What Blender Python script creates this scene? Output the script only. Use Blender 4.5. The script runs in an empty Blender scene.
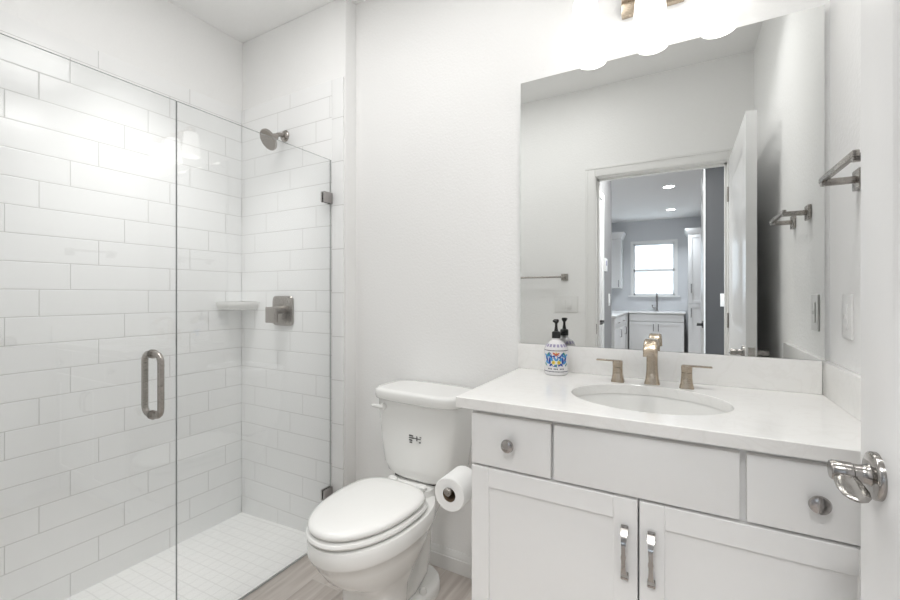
import bpy, bmesh, math, random
from mathutils import Vector, Matrix
random.seed(4)
S = bpy.context.scene
COL = S.collection
PI = math.pi

# ------------------------------------------------------------------ camera, world, lights, exposure
cam_d = bpy.data.cameras.new('camera'); cam = bpy.data.objects.new('camera', cam_d); COL.objects.link(cam)
cam.location = (0, -1.6, 1.203); cam.rotation_euler = (PI / 2, 0, 0.50874)
cam_d.sensor_width = 36; cam_d.lens = 416.48 / 900 * 36; cam_d.shift_y = -0.00527; cam_d.clip_start = 0.01
S.camera = cam
S.view_settings.view_transform = 'Standard'; S.view_settings.look = 'None'
S.view_settings.exposure = 0.71; S.view_settings.gamma = 1
S.view_settings.use_curve_mapping = False
S.cycles.max_bounces = 14; S.cycles.diffuse_bounces = 8; S.cycles.glossy_bounces = 8
S.cycles.transparent_max_bounces = 16; S.cycles.caustics_reflective = False; S.cycles.caustics_refractive = False
S.cycles.sample_clamp_indirect = 6

W = bpy.data.worlds.new('sky'); S.world = W; W.use_nodes = True
W.node_tree.nodes['Background'].inputs[0].default_value = (0.80, 0.90, 1.0, 1)
W.node_tree.nodes['Background'].inputs[1].default_value = 3.0

def downlight(name, loc, watts, size, color=(1, 0.99, 0.975), spread=125):
    l = bpy.data.lights.new(name, 'AREA'); l.shape = 'DISK'; l.size = size; l.energy = watts; l.color = color; l.spread = math.radians(spread)
    o = bpy.data.objects.new(name, l); o.location = loc; COL.objects.link(o)
    return o
downlight('shower_fill', (-1.84, -0.66, 2.655), 2.0, 0.16, spread=72)  # added narrow beam without a fitting, lifts the lower shower tiles
downlight('vanity_fill', (0.02, -0.56, 2.655), 1.8, 0.16, spread=105)  # added out of view to brighten the counter and right wall
downlight('overhead_fill', (-1.42, -0.78, 2.655), 2.5, 0.42, spread=180)  # soft overhead fill added for even light, no fitting here
downlight('overhead_fill', (-0.68, -0.76, 2.655), 3.5, 0.42, spread=180)  # second half of the added overhead fill
downlight('hall_fill', (-0.15, -2.15, 2.655), 17.5, 0.40, spread=150)  # added frontal fill behind the camera, brightens vanity front and low surfaces
downlight('kitchen_downlight', (-0.155, -4.75, 2.64), 8.5, 0.14, (0.88, 0.93, 1))
downlight('kitchen_downlight', (-0.17, -6.45, 2.64), 8.5, 0.14, (0.88, 0.93, 1))
downlight('kitchen_downlight', (-1.6, -5.2, 2.64), 8.5, 0.14, (0.88, 0.93, 1))
LAMP_STRENGTH = 1.0

# ------------------------------------------------------------------ materials
def nt(name):
    m = bpy.data.materials.new(name); m.use_nodes = True
    n = m.node_tree.nodes; b = n['Principled BSDF']
    return m, m.node_tree, n, m.node_tree.links, b
def N(n, t, **kw):
    x = n.new(t)
    for k, v in kw.items():
        setattr(x, k, v)
    return x
def mth(n, l, op, a, b=None, c=None):
    x = n.new('ShaderNodeMath'); x.operation = op
    for i, v in enumerate((a, b, c)):
        if v is None: continue
        if isinstance(v, (int, float)): x.inputs[i].default_value = v
        else: l.new(v, x.inputs[i])
    return x.outputs[0]
def bump(n, l, b, h, strength, dist=0.001):
    x = n.new('ShaderNodeBump'); x.inputs['Strength'].default_value = strength; x.inputs['Distance'].default_value = dist
    l.new(h, x.inputs['Height']); l.new(x.outputs[0], b.inputs['Normal'])
def plain(name, col, rough=0.5, metal=0.0, noise=0.0, nscale=60, coat=0.0, var=0.03):
    m, t, n, l, b = nt(name)
    b.inputs['Roughness'].default_value = rough; b.inputs['Metallic'].default_value = metal
    b.inputs['Coat Weight'].default_value = coat
    geo = N(n, 'ShaderNodeTexCoord'); nz = N(n, 'ShaderNodeTexNoise'); nz.inputs['Scale'].default_value = nscale
    nz.inputs['Detail'].default_value = 3
    l.new(geo.outputs['Object'], nz.inputs['Vector'])
    mx = N(n, 'ShaderNodeMix', data_type='RGBA')
    mx.inputs['A'].default_value = (*[c * (1 - var) for c in col], 1); mx.inputs['B'].default_value = (*[min(1, c * (1 + var)) for c in col], 1)
    l.new(nz.outputs['Fac'], mx.inputs['Factor']); l.new(mx.outputs['Result'], b.inputs['Base Color'])
    if noise: bump(n, l, b, nz.outputs['Fac'], noise, 0.002)
    return m
def brushed(name, col, rough=0.28):
    m, t, n, l, b = nt(name)
    b.inputs['Metallic'].default_value = 1; b.inputs['Base Color'].default_value = (*col, 1)
    tc = N(n, 'ShaderNodeTexCoord'); mp = N(n, 'ShaderNodeMapping'); mp.inputs['Scale'].default_value = (40, 40, 900)
    nz = N(n, 'ShaderNodeTexNoise'); nz.inputs['Scale'].default_value = 2
    l.new(tc.outputs['Object'], mp.inputs[0]); l.new(mp.outputs[0], nz.inputs['Vector'])
    l.new(mth(n, l, 'MULTIPLY_ADD', nz.outputs['Fac'], 0.15, rough - 0.075), b.inputs['Roughness'])
    return m
def tile_wall(name, axis, u0, n0, L=0.385, p=0.1072, z0=1.2262, g=0.0011):
    m, t, n, l, b = nt(name)
    geo = N(n, 'ShaderNodeNewGeometry'); sx = N(n, 'ShaderNodeSeparateXYZ'); l.new(geo.outputs['Position'], sx.inputs[0])
    z = mth(n, l, 'DIVIDE', mth(n, l, 'SUBTRACT', sx.outputs['Z'], z0), p)
    row = mth(n, l, 'FLOOR', z); fz = mth(n, l, 'FRACT', z)
    u = mth(n, l, 'DIVIDE', mth(n, l, 'SUBTRACT', sx.outputs[axis], u0), L)
    u = mth(n, l, 'SUBTRACT', u, mth(n, l, 'MULTIPLY', mth(n, l, 'SUBTRACT', row, n0), 0.25))
    fu = mth(n, l, 'FRACT', u)
    dz = mth(n, l, 'MULTIPLY', mth(n, l, 'MINIMUM', fz, mth(n, l, 'SUBTRACT', 1.0, fz)), p)
    du = mth(n, l, 'MULTIPLY', mth(n, l, 'MINIMUM', fu, mth(n, l, 'SUBTRACT', 1.0, fu)), L)
    d = mth(n, l, 'MINIMUM', dz, du)
    mr = N(n, 'ShaderNodeMapRange', interpolation_type='SMOOTHSTEP'); mr.inputs['From Min'].default_value = g * 0.6; mr.inputs['From Max'].default_value = g * 2.0
    l.new(d, mr.inputs['Value'])
    mx = N(n, 'ShaderNodeMix', data_type='RGBA'); mx.inputs['A'].default_value = (0.62, 0.62, 0.61, 1); mx.inputs['B'].default_value = (0.905, 0.91, 0.91, 1)
    l.new(mr.outputs[0], mx.inputs['Factor']); l.new(mx.outputs['Result'], b.inputs['Base Color'])
    l.new(mth(n, l, 'MULTIPLY_ADD', mr.outputs[0], -0.5, 0.66), b.inputs['Roughness'])
    edge = N(n, 'ShaderNodeMapRange', interpolation_type='SMOOTHSTEP'); edge.inputs['From Max'].default_value = 0.004; l.new(d, edge.inputs['Value'])
    nz = N(n, 'ShaderNodeTexNoise'); nz.inputs['Scale'].default_value = 9; l.new(geo.outputs['Position'], nz.inputs['Vector'])
    b.inputs['Specular IOR Level'].default_value = 0.35
    h = mth(n, l, 'MULTIPLY_ADD', nz.outputs['Fac'], 0.25, edge.outputs[0])
    bump(n, l, b, h, 0.5, 0.0012)
    return m
def mosaic(name, s, g=0.0012):
    m, t, n, l, b = nt(name)
    geo = N(n, 'ShaderNodeNewGeometry'); sx = N(n, 'ShaderNodeSeparateXYZ'); l.new(geo.outputs['Position'], sx.inputs[0])
    ds = []
    for a in ('X', 'Y'):
        f = mth(n, l, 'FRACT', mth(n, l, 'DIVIDE', sx.outputs[a], s))
        ds.append(mth(n, l, 'MULTIPLY', mth(n, l, 'MINIMUM', f, mth(n, l, 'SUBTRACT', 1.0, f)), s))
    d = mth(n, l, 'MINIMUM', *ds)
    mr = N(n, 'ShaderNodeMapRange', interpolation_type='SMOOTHSTEP'); mr.inputs['From Min'].default_value = g * 0.5; mr.inputs['From Max'].default_value = g * 2.2
    l.new(d, mr.inputs['Value'])
    mx = N(n, 'ShaderNodeMix', data_type='RGBA'); mx.inputs['A'].default_value = (0.74, 0.74, 0.73, 1); mx.inputs['B'].default_value = (0.87, 0.87, 0.86, 1)
    l.new(mr.outputs[0], mx.inputs['Factor']); l.new(mx.outputs['Result'], b.inputs['Base Color'])
    b.inputs['Roughness'].default_value = 0.35
    bump(n, l, b, mr.outputs[0], 0.3, 0.001)
    return m
def planks(name):
    m, t, n, l, b = nt(name)
    geo = N(n, 'ShaderNodeNewGeometry'); sx = N(n, 'ShaderNodeSeparateXYZ'); l.new(geo.outputs['Position'], sx.inputs[0])
    w, L, g = 0.155, 0.92, 0.0013
    x = mth(n, l, 'DIVIDE', mth(n, l, 'ADD', sx.outputs['X'], 1.525), w); r = mth(n, l, 'FLOOR', x); fx = mth(n, l, 'FRACT', x)
    y = mth(n, l, 'ADD', mth(n, l, 'DIVIDE', sx.outputs['Y'], L), mth(n, l, 'MULTIPLY', r, 0.37)); c = mth(n, l, 'FLOOR', y); fy = mth(n, l, 'FRACT', y)
    dx = mth(n, l, 'MULTIPLY', mth(n, l, 'MINIMUM', fx, mth(n, l, 'SUBTRACT', 1.0, fx)), w)
    dy = mth(n, l, 'MULTIPLY', mth(n, l, 'MINIMUM', fy, mth(n, l, 'SUBTRACT', 1.0, fy)), L)
    d = mth(n, l, 'MINIMUM', dx, dy)
    cv = N(n, 'ShaderNodeCombineXYZ'); l.new(r, cv.inputs[0]); l.new(c, cv.inputs[1])
    wn = N(n, 'ShaderNodeTexWhiteNoise'); l.new(cv.outputs[0], wn.inputs['Vector'])
    mp = N(n, 'ShaderNodeMapping'); mp.inputs['Scale'].default_value = (38, 3.2, 1); l.new(geo.outputs['Position'], mp.inputs[0])
    ad = N(n, 'ShaderNodeVectorMath', operation='ADD'); l.new(mp.outputs[0], ad.inputs[0])
    sc = N(n, 'ShaderNodeVectorMath', operation='SCALE'); sc.inputs['Scale'].default_value = 17; l.new(wn.outputs['Color'], sc.inputs[0]); l.new(sc.outputs[0], ad.inputs[1])
    nz = N(n, 'ShaderNodeTexNoise'); nz.inputs['Scale'].default_value = 1; nz.inputs['Detail'].default_value = 6; nz.inputs['Distortion'].default_value = 0.6; l.new(ad.outputs[0], nz.inputs['Vector'])
    cr = N(n, 'ShaderNodeValToRGB'); e = cr.color_ramp.elements
    e[0].position = 0.28; e[0].color = (0.46, 0.41, 0.375, 1); e[1].position = 0.75; e[1].color = (0.66, 0.615, 0.575, 1)
    l.new(mth(n, l, 'MULTIPLY_ADD', wn.outputs['Value'], 0.22, mth(n, l, 'MULTIPLY_ADD', nz.outputs['Fac'], 1.0, -0.09)), cr.inputs[0])
    mr = N(n, 'ShaderNodeMapRange'); mr.inputs['From Min'].default_value = g * 0.6; mr.inputs['From Max'].default_value = g * 1.6; l.new(d, mr.inputs['Value'])
    mx = N(n, 'ShaderNodeMix', data_type='RGBA'); mx.inputs['A'].default_value = (0.60, 0.57, 0.54, 1)
    l.new(mr.outputs[0], mx.inputs['Factor']); l.new(cr.outputs[0], mx.inputs['B']); l.new(mx.outputs['Result'], b.inputs['Base Color'])
    b.inputs['Roughness'].default_value = 0.42
    bump(n, l, b, mr.outputs[0], 0.3, 0.001)
    return m
def quartz(name):
    m, t, n, l, b = nt(name)
    tc = N(n, 'ShaderNodeTexCoord')
    nz = N(n, 'ShaderNodeTexNoise'); nz.inputs['Scale'].default_value = 9; nz.inputs['Detail'].default_value = 6; nz.inputs['Distortion'].default_value = 1.4
    l.new(tc.outputs['Object'], nz.inputs['Vector'])
    v = mth(n, l, 'ABSOLUTE', mth(n, l, 'SUBTRACT', nz.outputs['Fac'], 0.5))
    cr = N(n, 'ShaderNodeValToRGB'); e = cr.color_ramp.elements
    e[0].position = 0.0; e[0].color = (0.855, 0.848, 0.83, 1); e[1].position = 0.035; e[1].color = (0.88, 0.875, 0.86, 1)
    l.new(v, cr.inputs[0]); l.new(cr.outputs[0], b.inputs['Base Color'])
    b.inputs['Roughness'].default_value = 0.16
    return m
def glass(name, tint, ior=1.5):
    m = bpy.data.materials.new(name); m.use_nodes = True; n = m.node_tree.nodes; l = m.node_tree.links
    n.remove(n['Principled BSDF'])
    tr = N(n, 'ShaderNodeBsdfTransparent'); tr.inputs[0].default_value = (*tint, 1)
    gl = N(n, 'ShaderNodeBsdfGlossy'); gl.inputs['Roughness'].default_value = 0.0
    lw = N(n, 'ShaderNodeLayerWeight'); p5 = mth(n, l, 'POWER', lw.outputs['Facing'], 5.0)     # Schlick reflectance, the same on both faces
    r0 = ((ior - 1) / (ior + 1)) ** 2
    mx = N(n, 'ShaderNodeMixShader'); l.new(mth(n, l, 'MULTIPLY_ADD', p5, 1 - r0, r0), mx.inputs[0]); l.new(tr.outputs[0], mx.inputs[1]); l.new(gl.outputs[0], mx.inputs[2])
    l.new(mx.outputs[0], n['Material Output'].inputs[0])
    return m
def lamp(name, col, s):
    m, t, n, l, b = nt(name)
    b.inputs['Base Color'].default_value = (0.9, 0.9, 0.88, 1); b.inputs['Roughness'].default_value = 0.3
    b.inputs['Emission Color'].default_value = (*col, 1); b.inputs['Emission Strength'].default_value = s
    return m

PAINT = plain('wall_paint', (0.90, 0.90, 0.895), 0.5, noise=0.5, nscale=95, var=0.012)
CEIL = plain('ceiling_paint', (0.89, 0.89, 0.885), 0.8, noise=0.3, nscale=70, var=0.01)
KPAINT = plain('kitchen_paint', (0.66, 0.67, 0.69), 0.6, noise=0.15, nscale=110, var=0.01)
HPAINT = plain('hall_grey_paint', (0.30, 0.30, 0.305), 0.6, noise=0.15, nscale=90, var=0.02)
SHPAINT = plain('hall_shaded_paint', (0.065, 0.065, 0.068), 0.6, noise=0.2, nscale=90, var=0.08)  # the backlit hall wall's shade is put into this dark base colour
TRIM = plain('trim_paint', (0.83, 0.83, 0.82), 0.32, var=0.008)
DOORP = plain('door_paint', (0.80, 0.80, 0.80), 0.28, noise=0.03, nscale=160, var=0.008)
CABP = plain('cabinet_paint', (0.84, 0.84, 0.835), 0.38, var=0.008)
GAP = plain('cabinet_gap_paint', (0.62, 0.62, 0.61), 0.5, var=0.01)
TILE_L = tile_wall('subway_tile_long_wall', 'Y', -0.954, 7)
TILE_F = tile_wall('subway_tile_end_wall', 'X', -1.913, 0)
TILE_T = tile_wall('bullnose_tile', 'X', -1.516, 0, L=8.0, p=0.2144, z0=1.215)
MOSAIC = mosaic('shower_mosaic', 0.054)
WOOD = planks('wood_look_planks')
QUARTZ = quartz('quartz')
PORC = plain('porcelain', (0.83, 0.83, 0.815), 0.09, var=0.006, coat=0.3)
PLAST = plain('seat_plastic', (0.82, 0.82, 0.805), 0.16, var=0.006)
NICKEL = brushed('brushed_nickel', (0.40, 0.375, 0.35), 0.28)
WARM = brushed('warm_nickel', (0.50, 0.42, 0.33), 0.26)
CHROME = plain('polished_metal', (0.37, 0.355, 0.34), 0.16, metal=1, var=0.03)
GUN = plain('dark_polished_metal', (0.42, 0.40, 0.39), 0.2, metal=1, var=0.04)
DARK = plain('dark_rubber', (0.05, 0.05, 0.05), 0.5)
BLACK = plain('black_plastic', (0.012, 0.012, 0.012), 0.3)
MIRR = plain('mirror_silver', (0.82, 0.83, 0.82), 0.0, metal=1, var=0.0)
MEDGE = plain('mirror_edge', (0.42, 0.44, 0.43), 0.3, var=0.05)
GLASS = glass('shower_glass', (0.985, 0.99, 0.99), 1.65)
GEDGE = plain('glass_edge', (0.38, 0.395, 0.39), 0.2, var=0.1)
PANE = glass('window_glass', (0.97, 0.98, 0.98))
PAPER = plain('tissue_paper', (0.88, 0.88, 0.87), 0.9, noise=0.15, nscale=220, var=0.01)
CARD = plain('cardboard_core', (0.30, 0.22, 0.15), 0.9, var=0.1)
SHADE = lamp('lit_frosted_glass', (1.0, 0.975, 0.94), LAMP_STRENGTH)
LENS = lamp('lit_downlight_lens', (0.95, 0.97, 1.0), 14)
PLATE = plain('switch_plastic', (0.82, 0.82, 0.81), 0.3, var=0.006)
SIDING = plain('white_siding', (0.80, 0.82, 0.84), 0.7, var=0.03)
BOTTLE = plain('bottle_white', (0.80, 0.79, 0.80), 0.2, var=0.02)
BLUE = plain('label_blue', (0.02, 0.07, 0.36), 0.4, var=0.1)
SKYB = plain('label_light_blue', (0.06, 0.30, 0.62), 0.4, var=0.1)
YELL = plain('label_yellow', (0.72, 0.60, 0.05), 0.4, var=0.1)
REDL = plain('label_red', (0.62, 0.16, 0.07), 0.4, var=0.1)
GREEN = plain('label_green', (0.05, 0.30, 0.25), 0.4, var=0.1)
INK = plain('label_ink', (0.03, 0.03, 0.06), 0.4, var=0.1)
LILAC = plain('label_lilac', (0.33, 0.30, 0.45), 0.4, var=0.2)
LOGO = plain('logo_ink', (0.10, 0.10, 0.10), 0.5, var=0.1)

# ------------------------------------------------------------------ helpers
WL = {}
def bx(bm, x0, x1, y0, y1, z0, z1, bev=0.0, seg=2, mi=0):
    g = bmesh.ops.create_cube(bm, size=1.0)
    vs = g['verts']
    for v in vs:
        v.co = Vector(((x0 + x1) / 2 + v.co.x * abs(x1 - x0), (y0 + y1) / 2 + v.co.y * abs(y1 - y0), (z0 + z1) / 2 + v.co.z * abs(z1 - z0)))
    fs = {f for v in vs for f in v.link_faces}
    for f in fs: f.material_index = mi
    if bev:
        es = list({e for v in vs for e in v.link_edges})
        bmesh.ops.bevel(bm, geom=es, offset=bev, segments=seg, profile=0.6, affect='EDGES')
    return bm
def ring_loft(bm, rings, cap0=True, cap1=True, closed=False, mi=0):
    R = [[bm.verts.new(p) for p in r] for r in rings]
    n = len(R[0]); k = len(R)
    for i in range(k if closed else k - 1):
        a, b = R[i], R[(i + 1) % k]
        for j in range(n):
            f = bm.faces.new((a[j], a[(j + 1) % n], b[(j + 1) % n], b[j])); f.material_index = mi
    if not closed:
        if cap0: bm.faces.new(R[0][::-1]).material_index = mi
        if cap1: bm.faces.new(R[-1]).material_index = mi
    return bm
def frame(d):
    d = Vector(d).normalized()
    a = Vector((0, 0, 1)) if abs(d.z) < 0.9 else Vector((1, 0, 0))
    u = a.cross(d).normalized(); v = d.cross(u)
    return u, v, d
def tube(bm, pts, r, n=14, mi=0, caps=True):
    pts = [Vector(p) for p in pts]; rs = r if isinstance(r, (list, tuple)) else [r] * len(pts)
    rings = []; u = None
    for i, p in enumerate(pts):
        a = pts[max(0, i - 1)]; b = pts[min(len(pts) - 1, i + 1)]; d = (b - a).normalized()
        if u is None: u, v, d = frame(d)
        else:
            u = (u - d * u.dot(d)).normalized(); v = d.cross(u)
        rings.append([p + (u * math.cos(2 * PI * j / n) + v * math.sin(2 * PI * j / n)) * rs[i] for j in range(n)])
    return ring_loft(bm, rings, caps, caps, mi=mi)
def lathe(bm, prof, c, axis=(0, 0, 1), n=32, mi=0, cap0=True, cap1=True):
    u, v, d = frame(axis); c = Vector(c)
    rings = [[c + d * h + (u * math.cos(2 * PI * j / n) + v * math.sin(2 * PI * j / n)) * max(r, 1e-4) for j in range(n)] for r, h in prof]
    return ring_loft(bm, rings, cap0, cap1, mi=mi)
def rr(cx, cy, hx, hy, z, p=5.0, n=40):
    out = []
    for j in range(n):
        t = 2 * PI * j / n; ct, st = math.cos(t), math.sin(t)
        out.append((cx + hx * math.copysign(abs(ct) ** (2 / p), ct), cy + hy * math.copysign(abs(st) ** (2 / p), st), z))
    return out
def egg(cx, yf, yb, hw, yw, z, pf=2.1, pb=2.6, n=56):
    out = []
    for j in range(n):
        t = 2 * PI * j / n; ct, st = math.cos(t), math.sin(t); p = pf if st < 0 else pb
        s = (yw - yf) if st < 0 else (yb - yw)
        out.append((cx + hw * math.copysign(abs(ct) ** (2 / p), ct), yw + s * math.copysign(abs(st) ** (2 / p), st), z))
    return out
def arc(c, r, a0, a1, plane='yz', n=8, x=0.0):
    out = []
    for i in range(n + 1):
        a = a0 + (a1 - a0) * i / n; p, q = c[0] + r * math.cos(a), c[1] + r * math.sin(a)
        out.append({'yz': (x, p, q), 'xy': (p, q, x), 'xz': (p, x, q)}[plane])
    return out
def obj(name, bm, mats, parent=None, smooth=True, angle=38):
    if parent is not None:
        bmesh.ops.translate(bm, verts=bm.verts, vec=-WL[parent.name])
    bmesh.ops.recalc_face_normals(bm, faces=bm.faces)
    me = bpy.data.meshes.new(name); bm.to_mesh(me); bm.free()
    for m in (mats if isinstance(mats, (list, tuple)) else [mats]): me.materials.append(m)
    if smooth:
        me.polygons.foreach_set('use_smooth', [True] * len(me.polygons)); me.set_sharp_from_angle(angle=math.radians(angle))
    o = bpy.data.objects.new(name, me); COL.objects.link(o)
    if parent is not None: o.parent = parent
    WL[o.name] = WL[parent.name] if parent is not None else Vector((0, 0, 0))
    return o
def tag(o, label, cat, group=None, kind=None):
    o['label'] = label; o['category'] = cat
    if group: o['group'] = group
    if kind: o['kind'] = kind
    return o
def thing(name, loc, label, cat, group=None):
    o = bpy.data.objects.new(name, None); o.location = loc; o.empty_display_size = 0.05; COL.objects.link(o)
    WL[o.name] = Vector(loc); return tag(o, label, cat, group)
def struct(name, bm, m, label, cat, parent=None):
    o = obj(name, bm, m, parent)
    if parent is None: tag(o, label, cat, None, 'structure')
    return o
def B(): return bmesh.new()
def box(*a, **k): return bx(bmesh.new(), *a, **k)
def copy_tree(o, loc, label=None):
    c = o.copy(); COL.objects.link(c); c.location = loc; WL[c.name] = Vector(loc)
    if label: c['label'] = label
    for ch in list(o.children):
        d = ch.copy(); COL.objects.link(d); d.parent = c; WL[d.name] = Vector(loc)
        for g in list(ch.children):
            e = g.copy(); COL.objects.link(e); e.parent = d; WL[e.name] = Vector(loc)
    return c

# ------------------------------------------------------------------ setting: bathroom shell
CZ = 2.666; YO = -1.49; YK = -7.4
XR = 0.375; XL = -2.22; YT = -0.085
struct('floor', box(-1.524, XR + 0.1, -1.75, 0.05, -0.10, 0.0), WOOD, 'grey brown wood look plank floor of the bathroom', 'floor')
struct('floor_hall', box(-2.6, 1.6, YK - 0.1, -1.751, -0.10, 0.0), WOOD, 'plank floor of the hall and kitchen beyond the doorway', 'floor')
b = B()
v = [b.verts.new(p) for p in [(-2.23, YO, -0.05), (-1.531, YO, -0.012), (-1.531, YT, -0.012), (-2.23, YT, -0.05), (-2.23, YO, -0.1), (-1.531, YO, -0.1), (-1.531, YT, -0.1), (-2.23, YT, -0.1)]]
for f in [(0, 1, 2, 3), (7, 6, 5, 4), (0, 4, 5, 1), (1, 5, 6, 2), (2, 6, 7, 3), (3, 7, 4, 0)]: b.faces.new([v[i] for i in f])
struct('floor_shower', b, MOSAIC, 'white square mosaic tile floor of the shower', 'floor')
struct('trim_shower_edge', box(-1.531, -1.524, YO, YT, -0.1, 0.002), GUN, 'thin dark metal strip where shower floor meets planks', 'trim')
struct('ceiling', box(-2.6, 1.6, YK - 0.1, 0.1, CZ, CZ + 0.1), CEIL, 'flat white textured ceiling', 'ceiling')
struct('wall_back', box(-2.35, XR + 0.1, 0.0, 0.1, -0.1, CZ), PAINT, 'white painted wall behind the mirror and toilet', 'wall')
struct('wall_right', box(XR, XR + 0.1, YO, 0.0, -0.1, CZ), PAINT, 'white painted wall right of the vanity', 'wall')
struct('wall_left', box(-2.35, -2.23, YO - 0.11, 0.0, -0.1, CZ), PAINT, 'white painted wall above the shower tile', 'wall')
struct('wall_left_tile', box(-2.23, XL, YO, YT - 0.0005, -0.06, 2.268, bev=0.003), TILE_L, 'long shower wall of white subway tile', 'wall')
struct('wall_shower', box(-2.23, -1.434, -0.075, 0.0, -0.1, CZ, bev=0.004), PAINT, 'white painted boxed out shower end wall', 'wall')
struct('wall_shower_tile', box(-2.23, -1.5165, YT, -0.0755, -0.06, 2.268, bev=0.001), TILE_F, 'end wall of white subway tile holding the shower head', 'wall')
struct('trim_bullnose', box(-1.516, -1.441, YT - 0.001, -0.0755, 0.0, 2.268, bev=0.004), TILE_T, 'column of white bullnose edge tiles right of the shower glass', 'trim')
b = B(); bx(b, -2.35, -0.548, YO - 0.11, YO, -0.1, CZ); bx(b, 0.261, XR + 0.1, YO - 0.11, YO, -0.1, CZ); bx(b, -0.548, 0.261, YO - 0.11, YO, 2.048, CZ)
struct('wall_front', b, PAINT, 'white wall with the bathroom doorway, seen in the mirror', 'wall')
b = B()
bx(b, -0.548, -0.53, YO - 0.112, YO + 0.001, 0, 2.048, bev=0.002); bx(b, 0.243, 0.261, YO - 0.112, YO + 0.001, 0, 2.048, bev=0.002); bx(b, -0.53, 0.243, YO - 0.112, YO + 0.001, 2.030, 2.048, bev=0.002)
bx(b, -0.53, -0.518, YO - 0.085, YO - 0.05, 0, 2.03); bx(b, 0.231, 0.243, YO - 0.085, YO - 0.05, 0, 2.03); bx(b, -0.53, 0.243, YO - 0.085, YO - 0.05, 2.018, 2.03)
jamb = struct('trim_door_jamb', b, TRIM, 'white jamb lining the bathroom doorway', 'door jamb')
b = B(); bx(b, -0.531, -0.5285, YO - 0.035, YO - 0.008, 0.93, 1.0)
obj('strike_plate', b, GUN, jamb)
b = B()
for (x0, x1) in ((-0.6, -0.536), (0.249, 0.313)):
    bx(b, x0, x1, YO + 0.0005, YO + 0.009, 0, 2.10, bev=0.002)
    xo = x0 if x0 < 0 else x1 - 0.016
    bx(b, xo, xo + 0.016, YO + 0.009, YO + 0.013, 0, 2.085, bev=0.0015)
bx(b, -0.536, 0.249, YO + 0.0005, YO + 0.009, 2.036, 2.10, bev=0.002); bx(b, -0.6, 0.313, YO + 0.009, YO + 0.013, 2.085, 2.10, bev=0.0015)
struct('trim_door_casing', b, TRIM, 'white casing around the bathroom doorway', 'trim')
# baseboards
def baseboard(name, pts, label):
    prof = [(0, 0), (0.014, 0), (0.014, 0.058), (0.011, 0.061), (0.011, 0.068), (0.008, 0.072), (0.007, 0.082), (0.003, 0.088), (0, 0.088)]
    (x0, y0), (x1, y1), nx, ny = pts
    b = B(); ring_loft(b, [[(x + nx * d, y + ny * d, z) for d, z in prof] for x, y in ((x0, y0), (x1, y1))])
    return struct(name, b, TRIM, label, 'baseboard')
baseboard('baseboard_back', ((-1.433, -0.0003), (-0.531, -0.0003), 0, -1), 'white moulded baseboard behind the toilet')
baseboard('baseboard_front', ((-1.515, YO + 0.0003), (-0.601, YO + 0.0003), 0, 1), 'white baseboard under the towel bar facing the mirror')

# bathroom door (open, hinged on the right)
def door_leaf(x0, x1, y0, y1, z0, z1, panels, depth=0.008):
    """slab with its faces in x; panels = list of (ya, yb, za, zb) recessed on both faces"""
    b = B(); bx(b, x0 + depth + 0.003, x1 - depth - 0.003, y0 + 0.01, y1 - 0.01, z0 + 0.01, z1 - 0.01)
    ys = sorted({y0, y1} | {p[0] for p in panels} | {p[1] for p in panels}); zs = sorted({z0, z1} | {p[2] for p in panels} | {p[3] for p in panels})
    def vert(x, y, z): return b.verts.new((x, y, z))
    for x, s in ((x0, 1), (x1, -1)):
        for i in range(len(ys) - 1):
            for j in range(len(zs) - 1):
                a = (ys[i], ys[i + 1], zs[j], zs[j + 1])
                cm = ((a[0] + a[1]) / 2, (a[2] + a[3]) / 2)
                pn = [p for p in panels if p[0] < cm[0] < p[1] and p[2] < cm[1] < p[3]]
                if not pn:
                    b.faces.new([vert(x, a[0], a[2]), vert(x, a[1], a[2]), vert(x, a[1], a[3]), vert(x, a[0], a[3])])
                else:
                    rings = []
                    for ins, dp in ((0, 0), (0.012, depth), (0.03, depth), (0.05, depth * 0.25)):
                        rings.append([(x + s * dp, a[0] + ins, a[2] + ins), (x + s * dp, a[1] - ins, a[2] + ins), (x + s * dp, a[1] - ins, a[3] - ins), (x + s * dp, a[0] + ins, a[3] - ins)])
                    ring_loft(b, rings, cap0=False)
    for (ya, yb, za, zb) in ((y0, y0, z0, z1), (y1, y1, z0, z1)):
        b.faces.new([vert(x0, ya, za), vert(x1, ya, za), vert(x1, ya, zb), vert(x0, ya, zb)])
    for z in (z0, z1):
        b.faces.new([vert(x0, y0, z), vert(x1, y0, z), vert(x1, y1, z), vert(x0, y1, z)])
    bmesh.ops.remove_doubles(b, verts=b.verts, dist=1e-5)
    return b
DX0, DX1, DY0, DY1 = 0.248, 0.289, YO + 0.018, -0.703
door = struct('door_1', door_leaf(DX0, DX1, DY0, DY1, 0.012, 2.026, [(DY0 + 0.115, DY1 - 0.115, 0.22, 0.80), (DY0 + 0.115, DY1 - 0.115, 1.02, 1.91)]), DOORP,
              'white two panel bathroom door standing open at right edge', 'door')
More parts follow.
